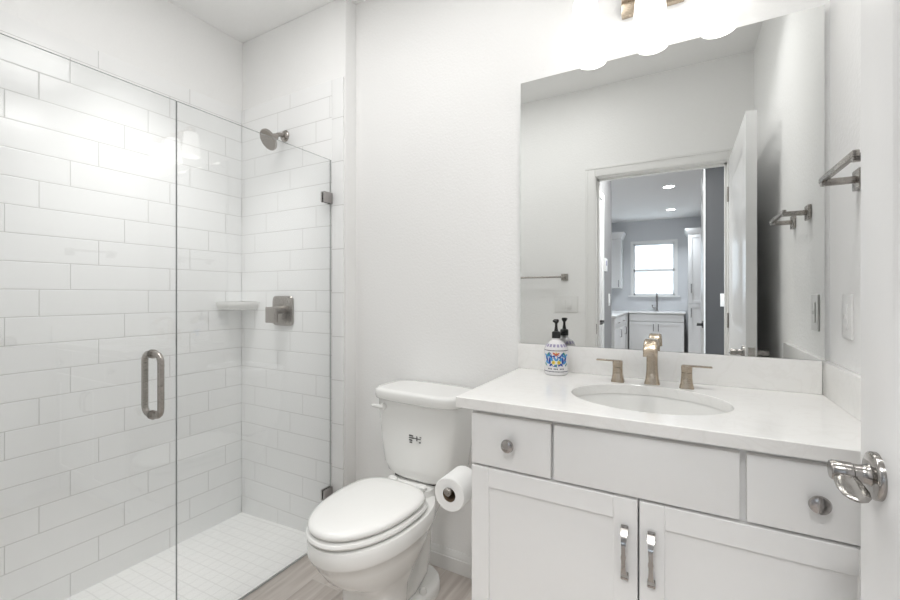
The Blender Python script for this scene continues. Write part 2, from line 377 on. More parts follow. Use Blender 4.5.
def lever(parent, x, y, z, s, L=0.066, mat=None, dirn=-1):
    """lever set: s = -1 for the face toward -x"""
    mat = mat or CHROME
    b = B()
    lathe(b, [(0.034, 0), (0.034, 0.006), (0.0325, 0.008), (0.030, 0.009), (0.0165, 0.010), (0.0140, 0.014), (0.0130, 0.020), (0.0130, 0.027), (0.0142, 0.0285), (0.0142, 0.051), (0.0128, 0.053)], (x, y, z), (s, 0, 0), 36)
    # paddle
    rings = []
    for t, hz, hx, dz in ((0.0, 0.007, 0.010, -0.002), (0.012, 0.006, 0.013, -0.004), (0.035, 0.0045, 0.0165, -0.008), (0.06, 0.0038, 0.0175, -0.011), (0.085, 0.0034, 0.0155, -0.014), (0.099, 0.003, 0.010, -0.0155), (0.105, 0.002, 0.003, -0.016)):
        t *= L / 0.105
        rings.append([(x + s * 0.038 + hx * math.cos(q * PI / 8), y + dirn * (t + 0.004), z + dz + hz * math.sin(q * PI / 8)) for q in range(16)])
    ring_loft(b, rings)
    return obj('lever_handle', b, mat, parent)
lever(door, DX0, DY1 - 0.066, 0.94, -1)
lever(door, DX1, DY1 - 0.066, 0.94, 1)
obj('latch_plate', box(DX0 + 0.008, DX1 - 0.008, DY1 - 0.0005, DY1 + 0.0015, 0.91, 0.97), CHROME, door)
for z in (0.25, 1.05, 1.82):
    b = B(); tube(b, [(0.2445, DY0 - 0.010, z - 0.045), (0.2445, DY0 - 0.010, z + 0.045)], 0.006); obj('hinge', b, NICKEL, door)

# ------------------------------------------------------------------ setting: hall and kitchen seen in the mirror
struct('wall_hall_left', box(-0.74, -0.62, -2.87, YO - 0.1125, 0, CZ), HPAINT, 'grey hall wall left of the doorway view in the mirror', 'wall')
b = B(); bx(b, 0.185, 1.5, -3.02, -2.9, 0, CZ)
struct('wall_hall_right', b, SHPAINT, 'backlit hall wall, coloured dark for its shade, right of the kitchen view in the mirror', 'wall')
struct('wall_hall_end', box(1.0, 1.1, -2.9, YO - 0.11, 0, CZ), SHPAINT, 'end wall of the hall', 'wall')
struct('wall_kitchen_left', box(-2.6, -2.5, YK, -1.61, 0, CZ), KPAINT, 'left wall of the kitchen', 'wall')
struct('wall_kitchen_right', box(1.5, 1.6, YK, -2.9, 0, CZ), KPAINT, 'right wall of the kitchen', 'wall')
WX0, WX1, WZ0, WZ1 = -0.845, -0.125, 1.20, 2.215
b = B(); bx(b, -2.6, WX0, YK - 0.1, YK, 0, CZ); bx(b, WX1, 1.6, YK - 0.1, YK, 0, CZ); bx(b, WX0, WX1, YK - 0.1, YK, 0, WZ0); bx(b, WX0, WX1, YK - 0.1, YK, WZ1, CZ)
struct('wall_kitchen', b, KPAINT, 'far kitchen wall with the window', 'wall')
b = B()
for (x0, x1, z0, z1) in ((WX0 - 0.05, WX0, WZ0, WZ1 + 0.05), (WX1, WX1 + 0.05, WZ0, WZ1 + 0.05), (WX0, WX1, WZ1, WZ1 + 0.05)): bx(b, x0, x1, YK + 0.0005, YK + 0.016, z0, z1, bev=0.003)
for (x0, x1, z0, z1) in ((WX0, WX0 + 0.03, WZ0, WZ1), (WX1 - 0.03, WX1, WZ0, WZ1), (WX0, WX1, WZ1 - 0.035, WZ1), (WX0, WX1, WZ0, WZ0 + 0.035), (WX0, WX1, 1.665, 1.715)): bx(b, x0, x1, YK - 0.07, YK - 0.03, z0, z1, bev=0.003)
win = struct('window_1', b, TRIM, 'white double hung kitchen window seen in the mirror', 'window')
for z0, z1 in ((WZ0 + 0.035, 1.665), (1.715, WZ1 - 0.035)):
    obj('pane', box(WX0 + 0.03, WX1 - 0.03, YK - 0.052, YK - 0.048, z0, z1), PANE, win)
obj('sill', box(WX0 - 0.09, WX1 + 0.09, YK + 0.0005, YK + 0.05, WZ0 - 0.03, WZ0, bev=0.004), TRIM, win)
b = B()
for i in range(26):
    z = 0.2 + i * 0.12
    vs = [b.verts.new(p) for p in [(-4, -9.6, z), (3, -9.6, z), (3, -9.585, z), (-4, -9.585, z), (-4, -9.6, z + 0.12), (3, -9.6, z + 0.12)]]
    b.faces.new([vs[3], vs[2], vs[5], vs[4]]); b.faces.new([vs[0], vs[1], vs[2], vs[3]])
struct('wall_neighbour', b, SIDING, 'white lapped siding outside the kitchen window', 'wall')

# hall door on the left wall, and the leaf standing open on the right
b = B(); bx(b, -0.6195, -0.612, -2.25, -1.64, 0.01, 2.03, bev=0.002)
d2 = struct('door_2', b, DOORP, 'white hall door with a dark lever seen left in the mirror doorway', 'door')
lever(d2, -0.612, -2.03, 0.985, 1, 0.09, BLACK, dirn=1)
b = B(); bx(b, -0.6195, -0.603, -2.32, -2.251, 0, 2.09, bev=0.003); bx(b, -0.6195, -0.603, -2.251, -1.62, 2.031, 2.09, bev=0.003)
struct('trim_hall_casing', b, TRIM, 'white casing of the hall door seen left in the mirror', 'trim')
d3 = struct('door_3', box(0.172, 0.1845, -3.62, -2.885, 0.01, 2.45, bev=0.002), TRIM, 'white door edge beside the dark hall wall in the mirror', 'door')
lever(d3, 0.172, -2.98, 0.93, -1, 0.09, BLACK)
t = thing('thermostat', (-0.62, -2.40, 1.478), 'small white thermostat high on the hall wall seen in the mirror doorway', 'thermostat')
obj('housing', box(-0.6198, -0.596, -2.455, -2.345, 1.42, 1.535, bev=0.004), PLATE, t)
obj('screen', box(-0.5962, -0.5955, -2.43, -2.37, 1.47, 1.515), LILAC, t)

def shaker(bm, x0, x1, y, z0, z1, rail=0.05, rec=0.007, th=0.019, mi=0):
    """shaker front facing -y with its face at y: frame, recessed panel"""
    bx(bm, x0, x0 + rail, y, y + th, z0, z1, bev=0.0015, seg=1); bx(bm, x1 - rail, x1, y, y + th, z0, z1, bev=0.0015, seg=1)
    bx(bm, x0 + rail, x1 - rail, y, y + th, z1 - rail, z1, bev=0.0015, seg=1); bx(bm, x0 + rail, x1 - rail, y, y + th, z0, z0 + rail, bev=0.0015, seg=1)
    bx(bm, x0 + rail - 0.002, x1 - rail + 0.002, y + rec, y + th - 0.002, z0 + rail - 0.002, z1 - rail + 0.002)
    return bm
def kshaker(bm, x0, x1, yf, z0, z1, rail=0.055, th=0.019):
    """same, facing +y with its face at yf"""
    return shaker(bm, x0, x1, yf - th, z0, z1, rail, rec=0.002, th=th) if False else _flip(bm, x0, x1, yf, z0, z1, rail, th)
def _flip(bm, x0, x1, yf, z0, z1, rail, th):
    for (a, c, e, g) in ((x0, x0 + rail, z0, z1), (x1 - rail, x1, z0, z1), (x0 + rail, x1 - rail, z1 - rail, z1), (x0 + rail, x1 - rail, z0, z0 + rail)):
        bx(bm, a, c, yf - th, yf, e, g, bev=0.0015, seg=1)
    bx(bm, x0 + rail - 0.002, x1 - rail + 0.002, yf - th + 0.002, yf - 0.008, z0 + rail - 0.002, z1 - rail + 0.002)
    return bm
def kpull(parent, x, y, z, L=0.13):
    b = B(); tube(b, [(x, y, z - L / 2 + 0.01), (x, y + 0.025, z - L / 2 + 0.01)], 0.005, 8); tube(b, [(x, y, z + L / 2 - 0.01), (x, y + 0.025, z + L / 2 - 0.01)], 0.005, 8)
    tube(b, [(x, y + 0.025, z - L / 2), (x, y + 0.025, z + L / 2)], 0.006, 8); return obj('handle', b, GUN, parent)
YB = YK + 0.60       # base cabinet carcass front
t = thing('base_cabinet', (-0.42, YK, 0), 'grey white kitchen sink base cabinet with two shaker doors, in the mirror', 'cabinet')
obj('body', box(-0.86, 0.03, YK + 0.001, YB, 0.1, 0.868), GAP, t)
b = B(); bx(b, -0.855, 0.025, YB + 0.0005, YB + 0.019, 0.73, 0.855, bev=0.002); obj('false_front', b, CABP, t)
for x0, x1, hx in ((-0.855, -0.417, -0.455), (-0.413, 0.025, -0.375)):
    b = B(); kshaker(b, x0, x1, YB + 0.02, 0.12, 0.72); d = obj('door', b, CABP, t); kpull(d, hx, YB + 0.02, 0.62)
t = thing('base_cabinet', (-1.2, -5.6, 0), 'kitchen base cabinet run left of the sink cabinet, in the mirror', 'cabinet')
obj('body', box(-1.5, -0.880, YK + 0.001, -5.0, 0.1, 0.868), GAP, t)
for y0, y1 in ((-5.62, -5.02), (-6.24, -5.64)):
    d = obj('drawer', box(-0.8845, -0.866, y0, y1, 0.70, 0.855, bev=0.002), CABP, t)
    b = B(); tube(b, [(-0.866, y0 + 0.24, 0.78), (-0.84, y0 + 0.24, 0.78), (-0.84, y1 - 0.24, 0.78), (-0.866, y1 - 0.24, 0.78)], 0.006, 8); obj('handle', b, GUN, d)
    d = obj('door', box(-0.8845, -0.866, y0, y1, 0.12, 0.69, bev=0.002), CABP, t)
    b = B(); tube(b, [(-0.866, y0 + 0.08, 0.66), (-0.84, y0 + 0.08, 0.66), (-0.84, y0 + 0.08, 0.54), (-0.866, y0 + 0.08, 0.54)], 0.006, 8); obj('handle', b, GUN, d)
b = B(); bx(b, -1.5, 0.045, YK + 0.001, YB + 0.035, 0.869, 0.899, bev=0.003); bx(b, -1.5, -0.86, YB + 0.034, -4.97, 0.869, 0.899, bev=0.003)
tag(obj('kitchen_countertop', b, QUARTZ), 'L shaped pale stone kitchen worktop below the window, in the mirror', 'countertop')
t = thing('kitchen_faucet', (-0.42, YK + 0.12, 0.8995), 'tall gooseneck kitchen faucet in front of the window, in the mirror', 'faucet')
b = B(); x, y = -0.42, YK + 0.12
lathe(b, [(0.03, 0), (0.03, 0.012), (0.02, 0.02)], (x, y, 0.8998))
tube(b, [(x, y, 0.91), (x, y, 1.17)] + [(x, y + 0.07 - 0.07 * math.cos(a), 1.17 + 0.07 * math.sin(a)) for a in (0.4, 0.8, 1.2, 1.57, 2.0, 2.4, 2.8, 3.14)] + [(x, y + 0.14, 1.08)], 0.016, 12)
obj('spout', b, GUN, t)
b = B(); tube(b, [(x, y, 0.96), (x - 0.07, y, 0.965), (x - 0.085, y, 1.02)], 0.011, 10); obj('handle', b, GUN, t)
t = thing('wall_cabinet', (-1.2, YK, 1.34), 'white upper kitchen cabinet with crown left of the window, in the mirror', 'cabinet')
obj('body', box(-1.6, -1.035, YK + 0.001, YK + 0.31, 1.34, 2.30), GAP, t)
b = B(); kshaker(b, -1.37, -1.037, YK + 0.33, 1.342, 2.29); d = obj('door', b, CABP, t); kpull(d, -1.075, YK + 0.33, 1.43)
b = B()
ring_loft(b, [[(-1.6, YK + 0.001, z), (-1.035 + o, YK + 0.001, z), (-1.035 + o, YK + 0.33 + o, z), (-1.6, YK + 0.33 + o, z)] for z, o in ((2.30, 0.0), (2.32, 0.01), (2.40, 0.06), (2.42, 0.06))])
obj('crown', b, CABP, t)
t = thing('tall_cabinet', (0.3, YK, 0), 'tall white pantry cabinet with crown right of the window, in the mirror', 'cabinet')
obj('body', box(0.09, 0.9, YK + 0.001, YK + 0.62, 0.05, 2.26), GAP, t)
for z0, z1, hz in ((0.08, 1.05, 0.9), (1.06, 2.25, 1.32)):
    b = B(); kshaker(b, 0.095, 0.50, YK + 0.64, z0, z1); d = obj('door', b, CABP, t); kpull(d, 0.135, YK + 0.64, hz, 0.16)
b = B()
ring_loft(b, [[(0.9, YK + 0.001, z), (0.09 - o, YK + 0.001, z), (0.09 - o, YK + 0.64 + o, z), (0.9, YK + 0.64 + o, z)] for z, o in ((2.261, 0.0), (2.28, 0.01), (2.34, 0.05), (2.36, 0.05))])
obj('crown', b, CABP, t)
for (x, y), lb in (((-0.155, -4.75), 'round recessed kitchen downlight nearer the doorway, seen in the mirror'), ((-0.17, -6.45), 'round recessed kitchen downlight nearer the window, seen in the mirror')):
    t = thing('ceiling_downlight', (x, y, CZ), lb, 'downlight', 'kitchen ceiling downlights')
    b = B(); lathe(b, [(0.085, -0.0005), (0.085, -0.006), (0.068, -0.010), (0.066, -0.004)], (x, y, CZ), n=32, cap0=False, cap1=False); obj('trim_ring', b, TRIM, t)
    b = B(); lathe(b, [(0.066, -0.001), (0.066, -0.004)], (x, y, CZ), n=32); obj('lens', b, LENS, t)

# ------------------------------------------------------------------ wall plates
def plate(loc, n, cat_name, label, cat, ngang=1, kindp='switch'):
    """plate standing on a wall at loc with outward normal n (axis aligned)"""
    x, y, z = loc; t = thing(cat_name, loc, label, cat)
    w = 0.036 + 0.046 * (ngang - 1)
    def pb(u0, u1, z0, z1, d0, d1, bev=0.0):
        if abs(n[0]) > 0.5: xs = sorted((x + n[0] * d0, x + n[0] * d1)); return box(xs[0], xs[1], y + u0, y + u1, z + z0, z + z1, bev=bev)
        ys = sorted((y + n[1] * d0, y + n[1] * d1)); return box(x + u0, x + u1, ys[0], ys[1], z + z0, z + z1, bev=bev)
    obj('cover_plate', pb(-w, w, -0.058, 0.058, 0.0003, 0.006, 0.002), PLATE, t)
    for g in range(ngang):
        u = (g - (ngang - 1) / 2) * 0.046
        if kindp == 'switch': obj('rocker', pb(u - 0.0165, u + 0.0165, -0.033, 0.033, 0.006, 0.010, 0.0015), PLATE, t)
        else:
            s = obj('socket', pb(u - 0.0165, u + 0.0165, -0.033, 0.033, 0.006, 0.009, 0.0015), PLATE, t)
            obj('reset_button', pb(u - 0.006, u + 0.006, -0.005, 0.005, 0.009, 0.0105), GAP, s)
    return t
plate((XR, -0.165, 1.148), (-1, 0), 'wall_outlet', 'white outlet plate on the right wall above the side splash', 'outlet', 1, 'socket')
plate((-0.735, YO, 1.138), (0, 1), 'light_switch', 'white two gang switch plate below the towel bar, seen in the mirror', 'light switch', 2)
plate((-0.62, -2.70, 1.16), (1, 0), 'light_switch', 'white switch plate low on the hall wall seen in the mirror doorway', 'light switch', 1)
plate((0.335, -2.90, 1.16), (0, 1), 'light_switch', 'white switch plate on the backlit hall wall in the mirror', 'light switch', 1)

# ------------------------------------------------------------------ shower glass
XG = -1.521
def gpane(y0, y1, z0, z1):
    b = box(XG - 0.003, XG + 0.003, y0, y1, z0, z1)
    for f in b.faces:
        f.material_index = 0 if abs(f.normal.x) > 0.9 else 1
    return b
def gpane_n(*a):
    b = gpane(*a); b.normal_update()
    for f in b.faces: f.material_index = 0 if abs(f.normal.x) > 0.9 else 1
    return b
t = thing('shower_screen', (XG, -0.45, 0), 'fixed clear glass shower panel clamped to the tiled end wall', 'shower screen')
obj('glass_pane', gpane_n(-0.8055, YT - 0.004, 0.0025, 1.872), [GLASS, GEDGE], t, smooth=False)
for z in (1.681, 0.232):
    b = B(); bx(b, XG - 0.013, XG - 0.0035, -0.140, YT - 0.0015, z - 0.026, z + 0.026, bev=0.002); bx(b, XG + 0.0035, XG + 0.013, -0.140, YT - 0.0015, z - 0.026, z + 0.026, bev=0.002)
    bx(b, XG - 0.013, XG + 0.013, YT - 0.0035, YT - 0.001, z - 0.026, z + 0.026)
    obj('wall_clamp', b, GUN, t)
t = thing('shower_door', (XG, -1.1, 0), 'clear frameless glass shower door with a metal pull handle', 'shower door')
obj('glass_pane', gpane_n(YO + 0.006, -0.8075, 0.008, 1.872), [GLASS, GEDGE], t, smooth=False)
for s in (1, -1):
    z0, z1, r, so = 0.800, 1.020, 0.0098, 0.050
    x0 = XG + s * 0.0035; xe = XG + s * so; k = 0.026
    pts = [(x0, -0.880, z1 - r)] + [(xe - s * k + s * k * math.sin(a), -0.880, z1 - r - k + k * math.cos(a)) for a in (0, 0.4, 0.8, 1.2, PI / 2)]
    pts += [(xe - s * k + s * k * math.cos(a), -0.880, z0 + r + k - k * math.sin(a)) for a in (0, 0.4, 0.8, 1.2, PI / 2)] + [(x0, -0.880, z0 + r)]
    b = B(); tube(b, pts, r, 16)
    for z in (z1 - r, z0 + r): lathe(b, [(0.0145, 0), (0.0145, 0.004)], (x0, -0.880, z), (s, 0, 0), 20)
    obj('pull_handle', b, NICKEL, t)
for z in (0.3, 1.6):
    obj('hinge', box(XG - 0.014, XG + 0.014, YO + 0.0005, YO + 0.06, z - 0.045, z + 0.045, bev=0.003), NICKEL, t)

# ------------------------------------------------------------------ shower fittings
SX, SZ = -1.853, 2.052
t = thing('shower_fixture', (SX, YT, SZ), 'brushed nickel shower head on its wall arm in the tiled shower', 'shower head')
b = B(); lathe(b, [(0.031, 0.0005), (0.031, 0.004), (0.026, 0.010), (0.014, 0.014)], (SX, YT, SZ), (0, -1, 0), 28); obj('flange', b, NICKEL, t)
b = B(); tube(b, [(SX, YT - 0.002, SZ), (SX, YT - 0.03, SZ), (SX, YT - 0.048, SZ - 0.007), (SX + 0.001, YT - 0.060, SZ - 0.021)], 0.0105, 14); obj('arm', b, NICKEL, t)
n = Vector((-0.10, -0.80, -0.55)).normalized(); c0 = Vector((SX + 0.002, YT - 0.055, SZ - 0.018))
b = B()
lathe(b, [(0.012, 0.0), (0.018, 0.008), (0.018, 0.02), (0.014, 0.024), (0.018, 0.03), (0.036, 0.040), (0.050, 0.047), (0.055, 0.052), (0.055, 0.060), (0.051, 0.063)], c0, n, 40, cap1=False)
hd = obj('head', b, NICKEL, t)
b = B(); lathe(b, [(0.051, 0.0625), (0.050, 0.0640), (0.02, 0.0650)], c0, n, 40, cap0=False); 
u, v_, d_ = frame(n)
for rr_, k in ((0.010, 6), (0.022, 12), (0.033, 18), (0.044, 24)):
    for i in range(k):
        a = 2 * PI * i / k; p = c0 + n * 0.0632 + (u * math.cos(a) + v_ * math.sin(a)) * rr_
        lathe(b, [(0.0025, 0), (0.0018, 0.0035)], p, n, 6)
obj('spray_face', b, plain('spray_face_grey', (0.28, 0.255, 0.23), 0.35, metal=0.8, nscale=200, var=0.2), hd)
VX, VZ = -1.866, 1.12
t = thing('shower_valve', (VX, YT, VZ), 'square brushed nickel shower valve with lever below the shower head', 'shower valve')
b = B()
ring_loft(b, [[(x, YT - d, z) for x, z, _ in rr(VX, VZ, 0.08 - i, 0.08 - i, 0, 7.0, 44)] for d, i in ((0.0005, 0.0), (0.006, 0.0), (0.010, 0.003))]); obj('escutcheon', b, NICKEL, t)
b = B(); lathe(b, [(0.024, 0.010), (0.022, 0.045), (0.020, 0.060)], (VX, YT, VZ + 0.005), (0, -1, 0), 28); bx(b, VX - 0.052, VX + 0.022, YT - 0.075, YT - 0.05, VZ - 0.062, VZ + 0.022, bev=0.005, seg=3); obj('lever', b, NICKEL, t)
# corner shelf
b = B(); rings = []
for z, r in ((1.120, 0.115), (1.124, 0.135), (1.138, 0.149), (1.158, 0.153), (1.169, 0.152), (1.168, 0.144), (1.154, 0.136)):
    rings.append([(XL + 0.0005, YT - 0.001, z)] + [(XL + 0.0005 + r * math.cos(a), YT - 0.001 - r * math.sin(a), z) for a in [i * PI / 2 / 20 for i in range(21)]])
ring_loft(b, rings)
tag(obj('corner_shelf', b, PORC), 'white ceramic quarter round shelf in the tiled shower corner', 'shelf')

# ------------------------------------------------------------------ toilet
TX = -0.942
t = thing('toilet', (TX, -0.14, 0), 'white two piece toilet with closed elongated lid beside the vanity', 'toilet')
b = B()
ring_loft(b, [egg(TX, yf, yb, hw, yw, z, pf, pb) for z, yf, yb, hw, yw, pf, pb in (
    (0.001, -0.545, -0.335, 0.108, -0.44, 4.0, 4.0), (0.02, -0.545, -0.335, 0.108, -0.44, 4.0, 4.0), (0.035, -0.535, -0.34, 0.100, -0.44, 4.0, 4.0), (0.10, -0.525, -0.345, 0.098, -0.44, 4.0, 4.0), (0.18, -0.525, -0.335, 0.102, -0.43, 3.8, 3.6),
    (0.215, -0.535, -0.315, 0.108, -0.40, 3.2, 3.2), (0.245, -0.575, -0.29, 0.122, -0.41, 2.6, 2.6), (0.285, -0.630, -0.255, 0.144, -0.42, 2.3, 2.4), (0.332, -0.662, -0.20, 0.158, -0.43, 2.15, 2.3), (0.364, -0.674, -0.185, 0.163, -0.43, 2.1, 2.3),
    (0.370, -0.688, -0.175, 0.171, -0.43, 2.1, 2.3), (0.380, -0.692, -0.17, 0.174, -0.43, 2.1, 2.3), (0.416, -0.693, -0.17, 0.174, -0.43, 2.1, 2.3), (0.425, -0.688, -0.172, 0.170, -0.43, 2.1, 2.3), (0.428, -0.67, -0.18, 0.155, -0.43, 2.1, 2.3))])
# rear deck under the tank, the trapway and its foot
ring_loft(b, [rr(TX, -0.165, hx, hy, z, 4.0, 40) for z, hx, hy in ((0.30, 0.050, 0.08), (0.36, 0.078, 0.11), (0.430, 0.105, 0.120), (0.452, 0.103, 0.118), (0.457, 0.092, 0.108))])
tube(b, [(TX, -0.33, 0.07), (TX, -0.26, 0.075), (TX, -0.19, 0.10), (TX, -0.165, 0.17), (TX, -0.165, 0.25), (TX, -0.175, 0.35)], [0.050, 0.052, 0.050, 0.046, 0.048, 0.062], 24)
ring_loft(b, [egg(TX, -0.36, -0.085, hw, -0.19, z, 2.2, 2.2) for z, hw in ((0.001, 0.090), (0.030, 0.090), (0.043, 0.082), (0.049, 0.056))])
obj('bowl', b, PORC, t, angle=50)
for s in (-1, 1):
    b = B(); lathe(b, [(0.014, 0), (0.014, 0.012), (0.010, 0.020), (0.003, 0.023)], (TX + s * 0.066, -0.235, 0.046), n=20); obj('bolt_cap', b, PLAST, t)
def lidloft(spec):
    b = B()
    ring_loft(b, [egg(TX - 0.006, -0.697 + i, -0.262 - i, 0.171 - i, -0.43, z, 2.1, 3.0) for z, i in spec]); return b
obj('seat', lidloft(((0.4330, 0.012), (0.4355, 0.005), (0.4420, 0.001), (0.4490, 0.004), (0.4520, 0.010))), PLAST, t)
obj('lid', lidloft(((0.4575, 0.018), (0.4600, 0.010), (0.4660, 0.0075), (0.4730, 0.010), (0.4790, 0.017), (0.4825, 0.034), (0.4840, 0.07), (0.4850, 0.12))), PLAST, t, angle=60)
for s in (-1, 1):
    b = B(); ring_loft(b, [rr(TX + s * 0.072, -0.252, 0.020, 0.014, z, 3.5, 24) for z in (0.4575, 0.468)] + [rr(TX + s * 0.072, -0.252, 0.015, 0.010, 0.473, 3.5, 24)]); obj('seat_hinge', b, PLAST, t)
b = B(); bx(b, TX - 0.098, TX + 0.098, -0.205, -0.09, 0.4575, 0.4645); obj('tank_gasket', b, DARK, t)
b = B()
ring_loft(b, [rr(TX + 0.010, -0.132 + o, hx, hd, z, p, 48) for z, hx, hd, o, p in ((0.464, 0.110, 0.080, 0, 3.5), (0.466, 0.125, 0.088, 0, 3.8), (0.480, 0.155, 0.095, 0, 4.2), (0.51, 0.172, 0.098, 0, 4.5), (0.60, 0.183, 0.100, 0, 5.5), (0.70, 0.194, 0.1025, 0, 5.5), (0.772, 0.199, 0.1035, 0, 5.5))])
tank = obj('tank', b, PORC, t, angle=50)
b = B()
ring_loft(b, [rr(TX + 0.012, -0.140, hx, hd, z, 4.5, 48) for z, hx, hd in ((0.7735, 0.201, 0.108), (0.778, 0.208, 0.116), (0.784, 0.210, 0.119), (0.808, 0.210, 0.119), (0.8145, 0.207, 0.116), (0.818, 0.199, 0.108), (0.8185, 0.18, 0.09))])
obj('tank_lid', b, PORC, t, angle=50)
b = B(); lathe(b, [(0.014, 0), (0.014, 0.010), (0.010, 0.016)], (TX - 0.132, -0.2345, 0.744), (0, -1, 0), 20)
ring_loft(b, [[(TX - 0.124 - q, -0.247 + w2 * math.cos(a * PI / 6), 0.744 + h2 * math.sin(a * PI / 6)) for a in range(12)] for q, w2, h2 in ((0.0, 0.006, 0.009), (0.03, 0.006, 0.008), (0.055, 0.005, 0.0065), (0.064, 0.002, 0.003))])
obj('flush_lever', b, PLAST, t)
b = B(); yl = -0.132 - 0.1010
for x0, x1, z0, z1 in ((-0.016, -0.002, 0.646, 0.649), (-0.016, 0.0, 0.640, 0.643), (-0.016, -0.005, 0.634, 0.637), (-0.014, -0.006, 0.628, 0.631), (0.001, 0.024, 0.641, 0.643), (0.010, 0.013, 0.636, 0.648), (0.019, 0.024, 0.632, 0.635), (0.021, 0.026, 0.646, 0.648)):
    bx(b, TX + 0.020 + 1.4 * x0, TX + 0.020 + 1.4 * x1, yl - 0.0018, yl + 0.003, 0.636 + 1.5 * (z0 - 0.640), 0.636 + 1.5 * (z1 - 0.640))
obj('printed_logo', b, LOGO, tank)

t.rotation_euler = (0, 0, math.radians(-2.5))         # the pan stands a little askew

# ------------------------------------------------------------------ vanity
FY = -0.535
vanity = t = thing('vanity_cabinet', (-0.08, -0.27, 0), 'white shaker vanity cabinet with two doors and two knobbed drawers', 'cabinet')
b = B()
bx(b, -0.529, -0.511, -0.514, -0.003, 0.0005, 0.8835, bev=0.001, seg=1); bx(b, 0.350, 0.368, -0.514, -0.003, 0.0005, 0.8835); bx(b, -0.511, 0.350, -0.016, -0.003, 0.09, 0.8835)
bx(b, -0.511, 0.350, -0.50, -0.016, 0.09, 0.108); bx(b, -0.511, 0.350, -0.455, -0.44, 0.0005, 0.09)
bx(b, -0.511, -0.49, -0.5145, -0.495, 0.09, 0.8835); bx(b, 0.318, 0.350, -0.5145, -0.495, 0.09, 0.8835)
bx(b, -0.49, 0.318, -0.5145, -0.495, 0.855, 0.8835); bx(b, -0.49, 0.318, -0.5145, -0.495, 0.70, 0.74); bx(b, -0.49, 0.318, -0.5145, -0.495, 0.09, 0.115)
bx(b, -0.315, -0.27, -0.5145, -0.495, 0.74, 0.855); bx(b, 0.085, 0.135, -0.5145, -0.495, 0.74, 0.855)
bx(b, -0.511, 0.350, -0.4945, -0.492, 0.115, 0.855)
bx(b, 0.368, 0.3745, -0.514, -0.495, 0.09, 0.8835)
obj('body', b, CABP, t, smooth=False)
def knob(p, x, z):
    b = B(); lathe(b, [(0.007, 0), (0.006, 0.008), (0.008, 0.013), (0.016, 0.016), (0.018, 0.021), (0.016, 0.026), (0.010, 0.0285), (0.003, 0.029)], (x, FY - 0.0003, z), (0, -1, 0), 28)
    return obj('knob', b, GUN, p)
for x0, x1, kx in ((-0.524, -0.2965, -0.408), (0.118, 0.345, 0.231)):
    d = obj('drawer', box(x0, x1, FY, -0.515, 0.7285, 0.8700, bev=0.002), CABP, t); knob(d, kx, 0.80)
obj('false_front', box(-0.2885, 0.106, FY, -0.515, 0.7285, 0.8700, bev=0.002), CABP, t)
def pull(p, x, z0, z1):
    b = B()
    path = [(-0.0003, z0 + 0.008, 0.0075, 0.008), ]
    rings = []
    L = z1 - z0
    for k in range(17):
        s = k / 16; z = z0 + 0.004 + (L - 0.008) * s
        e = min(s, 1 - s) * 2                      # 0 at ends .. 1 in the middle
        out = 0.006 + 0.021 * math.sin(min(1, e * 1.7) * PI / 2)
        w = 0.0085 - 0.004 * math.sin(PI * min(1, e * 1.25) / 2) + (0.0012 if e > 0.92 else 0)
        th = 0.0032
        rings.append([(x - w, FY - out - th, z), (x + w, FY - out - th, z), (x + w, FY - out + th, z), (x - w, FY - out + th, z)])
    ring_loft(b, rings)
    for z in (z0, z1 - 0.016): bx(b, x - 0.0085, x + 0.0085, FY - 0.010, FY - 0.0003, z, z + 0.016, bev=0.002)
    return obj('handle', b, CHROME, p)
for x0, x1, hx in ((-0.524, -0.0915, -0.119), (-0.0875, 0.345, -0.062)):
    b = B(); shaker(b, x0, x1, FY, 0.115, 0.7215, 0.053); d = obj('door', b, CABP, t, smooth=False); pull(d, hx, 0.533, 0.659)

# countertop with oval cut-out
CXs, CYs, CA, CB = -0.089, -0.299, 0.205, 0.166
X0c, X1c, Y0c, Y1c = -0.565, 0.3735, -0.553, -0.001
def rect_hit(a):
    dx, dy = math.cos(a), math.sin(a); ts = []
    if dx > 1e-9: ts.append((X1c - CXs) / dx)
    if dx < -1e-9: ts.append((X0c - CXs) / dx)
    if dy > 1e-9: ts.append((Y1c - CYs) / dy)
    if dy < -1e-9: ts.append((Y0c - CYs) / dy)
    k = min(ts); return (CXs + dx * k, CYs + dy * k)
angs = [2 * PI * i / 96 for i in range(96)] + [math.atan2(y - CYs, x - CXs) % (2 * PI) for x in (X0c, X1c) for y in (Y0c, Y1c)]
angs = sorted(set(angs))
def ell(a, z, k=0.0):
    q = 1 / math.sqrt((math.cos(a) / (CA + k)) ** 2 + (math.sin(a) / (CB + k)) ** 2); return (CXs + q * math.cos(a), CYs + q * math.sin(a), z)
b = B(); e_ = 0.0018
ring_loft(b, [[ell(a, 0.8845) for a in angs], [ell(a, 0.9122) for a in angs], [ell(a, 0.914, e_) for a in angs],
              [(min(max(x, X0c + e_), X1c - e_), min(max(y, Y0c + e_), Y1c - e_), 0.914) for x, y in map(rect_hit, angs)], [(*rect_hit(a), 0.9122) for a in angs], [(*rect_hit(a), 0.8845) for a in angs]], closed=True)
tag(obj('countertop', b, QUARTZ, angle=30), 'white quartz vanity top with an oval sink cut-out', 'countertop')
tag(obj('backsplash', box(-0.571, 0.3545, -0.0205, -0.0008, 0.9145, 1.0125, bev=0.0015), QUARTZ), 'low quartz backsplash under the mirror', 'backsplash')
tag(obj('side_splash', box(0.355, 0.3745, -0.551, -0.0008, 0.9145, 1.0125, bev=0.0015), QUARTZ), 'low quartz side splash against the right wall', 'backsplash')
t = thing('sink', (CXs, CYs, 0.75), 'white oval undermount sink set into the vanity top', 'sink')
b = B(); rings = []
